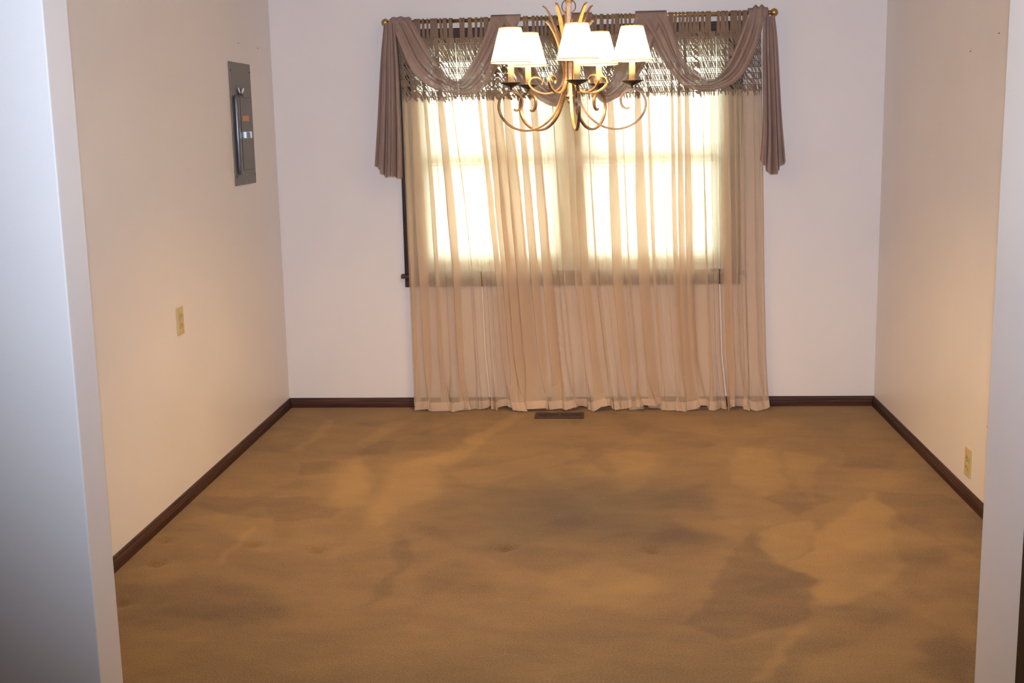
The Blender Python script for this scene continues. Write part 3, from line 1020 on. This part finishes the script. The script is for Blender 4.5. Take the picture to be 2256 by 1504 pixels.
# ------------------------------------------------------------------ electrical panel on the left wall
py0, py1, pz0, pz1 = 5.890, 6.244, 1.321, 1.927
ep = tag(empty('electrical_panel', (XL, (py0 + py1) / 2, pz0)), 'tall grey steel breaker panel set in the left wall', 'electrical panel')
yc = (py0 + py1) / 2
bm = bmesh.new()
bm_box(bm, 0.0003, 0.007, py0 - yc, py1 - yc, 0, pz1 - pz0, 0.002)
obj_bm('cover', bm, M_PANEL, ep)
dy0, dy1, dz0, dz1 = 6.035 - yc, 6.205 - yc, 0.075, 0.435
box('door_gap_shade', 0.007, 0.0074, dy0 - 0.004, dy1 + 0.004, dz0 - 0.004, dz1 + 0.004, M_BLACK, ep)  # black sheet behind the door; the gap's shade is put in as colour
door = box('door', 0.0074, 0.0105, dy0, dy1, dz0, dz1, M_PANEL, ep, 0.0012)
box('latch', 0.0105, 0.020, dy0 + 0.028, dy1 - 0.060, 0.236, 0.262, M_BAR, door, 0.002)
for yy in (dy0 + 0.020, dy1 - 0.056):
    box('latch_clip', 0.0105, 0.024, yy, yy + 0.008, 0.232, 0.266, M_CHROME, door, 0.0015)
box('sticker', 0.0105, 0.0112, dy0 + 0.015, dy1 - 0.045, 0.318, 0.345, M_ORANGE, door)
bm = bmesh.new()
yb_ = 5.930 - yc
pts = [(0.016, yb_, 0.052), (0.0165, yb_, 0.060), (0.017, yb_, 0.080), (0.017, yb_, 0.42), (0.0165, yb_, 0.438), (0.016, yb_, 0.446)]
bm_tube(bm, pts, [0.003, 0.009, 0.0112, 0.0112, 0.009, 0.003], 16)
obj_bm('door_bar', bm, M_BAR, ep, True)
for yy, zz in ((py0 + 0.014, 0.045), (py1 - 0.014, 0.045), (py0 + 0.014, 0.565), (py1 - 0.014, 0.565)):
    bm = bmesh.new(); bm_lathe(bm, [(0.006, 0), (0.006, 0.002), (0.003, 0.0035), (0.0005, 0.0035)], 12)
    bmesh.ops.rotate(bm, verts=bm.verts, cent=(0, 0, 0), matrix=Matrix.Rotation(PI / 2, 3, 'Y'))
    bmesh.ops.translate(bm, verts=bm.verts, vec=(0.007, yy - yc, zz))
    obj_bm('screw', bm, M_BAR, ep)

# butterfly magnet on the panel
bf = tag(empty('butterfly_magnet', (XL + 0.007, 6.035, 1.780)), 'small black and white butterfly magnet on the breaker panel', 'magnet')
bm = bmesh.new()
bm_tube(bm, [(0.004, 0, -0.016), (0.006, 0, -0.004), (0.007, 0, 0.008), (0.006, 0, 0.016)], [0.0015, 0.0035, 0.004, 0.002], 10)
obj_bm('body', bm, M_BLACK, bf, True)
for sg in (-1, 1):
    for nm, pts, mt in (('upper_wing', [(0, -0.002), (0.012, 0.014), (0.026, 0.024), (0.032, 0.020), (0.028, 0.008), (0.014, -0.004)], M_WHITE),
                        ('lower_wing', [(0, -0.004), (0.014, -0.004), (0.022, -0.010), (0.018, -0.022), (0.008, -0.020)], M_BLACK)):
        bm = bmesh.new()
        ca, sa = 1.65 * math.cos(math.radians(7)), math.sin(math.radians(7))
        top = [bm.verts.new((0.006 + a * sa, sg * a * ca, b_)) for a, b_ in pts]
        bot = [bm.verts.new((0.006 + a * sa - 0.0015, sg * (a * ca + 0.0012), b_)) for a, b_ in pts]
        bm.faces.new(top); bm.faces.new(bot[::-1])
        for i in range(len(pts)):
            j = (i + 1) % len(pts)
            bm.faces.new((top[i], top[j], bot[j], bot[i]))
        obj_bm(nm, bm, mt, bf)


# ------------------------------------------------------------------ wall plates
def outlet(x, y, z, nx, label):
    """duplex outlet plate; nx = +1 faces +x, -1 faces -x"""
    root = tag(empty('wall_outlet', (x, y, z), (0, 0, 0 if nx > 0 else PI)), label, 'outlet', 'ivory wall outlets')
    bm = bmesh.new(); bm_box(bm, 0.0003, 0.006, -0.038, 0.038, -0.060, 0.060, 0.0022)
    obj_bm('cover_plate', bm, M_IVORY, root)
    for zz in (0.0205, -0.0205):
        bm = bmesh.new()
        bm_lathe(bm, [(0.0165, 0), (0.0165, 0.0022), (0.0155, 0.003), (0.001, 0.003)], 24)
        bmesh.ops.rotate(bm, verts=bm.verts, cent=(0, 0, 0), matrix=Matrix.Rotation(PI / 2, 3, 'Y'))
        for v in bm.verts: v.co.z = max(-0.0135, min(0.0135, v.co.z))
        bmesh.ops.translate(bm, verts=bm.verts, vec=(0.006, 0, zz))
        rc = obj_bm('receptacle', bm, M_IVORY_D, root)
        for yy in (-0.006, 0.006):
            box('slot', 0.0088, 0.0093, yy - 0.0012, yy + 0.0012, zz - 0.002, zz + 0.007, M_BLACK, rc)
    bm = bmesh.new(); bm_lathe(bm, [(0.0035, 0), (0.0035, 0.001), (0.001, 0.0018)], 10)
    bmesh.ops.rotate(bm, verts=bm.verts, cent=(0, 0, 0), matrix=Matrix.Rotation(PI / 2, 3, 'Y'))
    bmesh.ops.translate(bm, verts=bm.verts, vec=(0.006, 0, 0))
    obj_bm('screw', bm, M_IVORY, root)


outlet(XL, 4.972, 0.794, 1, 'ivory duplex outlet plate midway up the left wall')
outlet(XR, 4.970, 0.165, -1, 'ivory duplex outlet plate low on the right wall above the baseboard')

# ------------------------------------------------------------------ floor register
vx0, vx1, vy0, vy1 = -0.349, -0.078, 6.408, 6.525
fr_ = tag(empty('floor_vent', ((vx0 + vx1) / 2, (vy0 + vy1) / 2, 0.0)), 'brown metal floor vent in the carpet below the curtains', 'floor vent')
hw, hd = (vx1 - vx0) / 2, (vy1 - vy0) / 2
bm = bmesh.new()
for x0, x1, y0, y1 in ((-hw, hw, -hd, -hd + 0.022), (-hw, hw, hd - 0.022, hd), (-hw, -hw + 0.020, -hd + 0.022, hd - 0.022), (hw - 0.020, hw, -hd + 0.022, hd - 0.022), (-0.007, 0.007, -hd + 0.022, hd - 0.022)):
    bm_box(bm, x0, x1, y0, y1, 0.0005, 0.008, 0.0015)
obj_bm('frame', bm, M_VENT, fr_)
box('damper', -hw + 0.012, hw - 0.012, -hd + 0.012, hd - 0.012, 0.0003, 0.0012, M_BLACK, fr_)
lv = None
for side in (-1, 1):
    x_in, x_out = 0.007, hw - 0.020
    nl = 14
    for k in range(nl):
        xx = side * (x_in + (x_out - x_in) * (k + 0.5) / nl)
        if lv is None:
            bm = bmesh.new(); bm_box(bm, -0.0022, 0.0022, -hd + 0.022, hd - 0.022, 0.0012, 0.0075, 0.0)
            lv = mesh_from(bm, M_VENT, False, 'louver')
        inst('louver', lv, fr_, (xx, 0, 0))
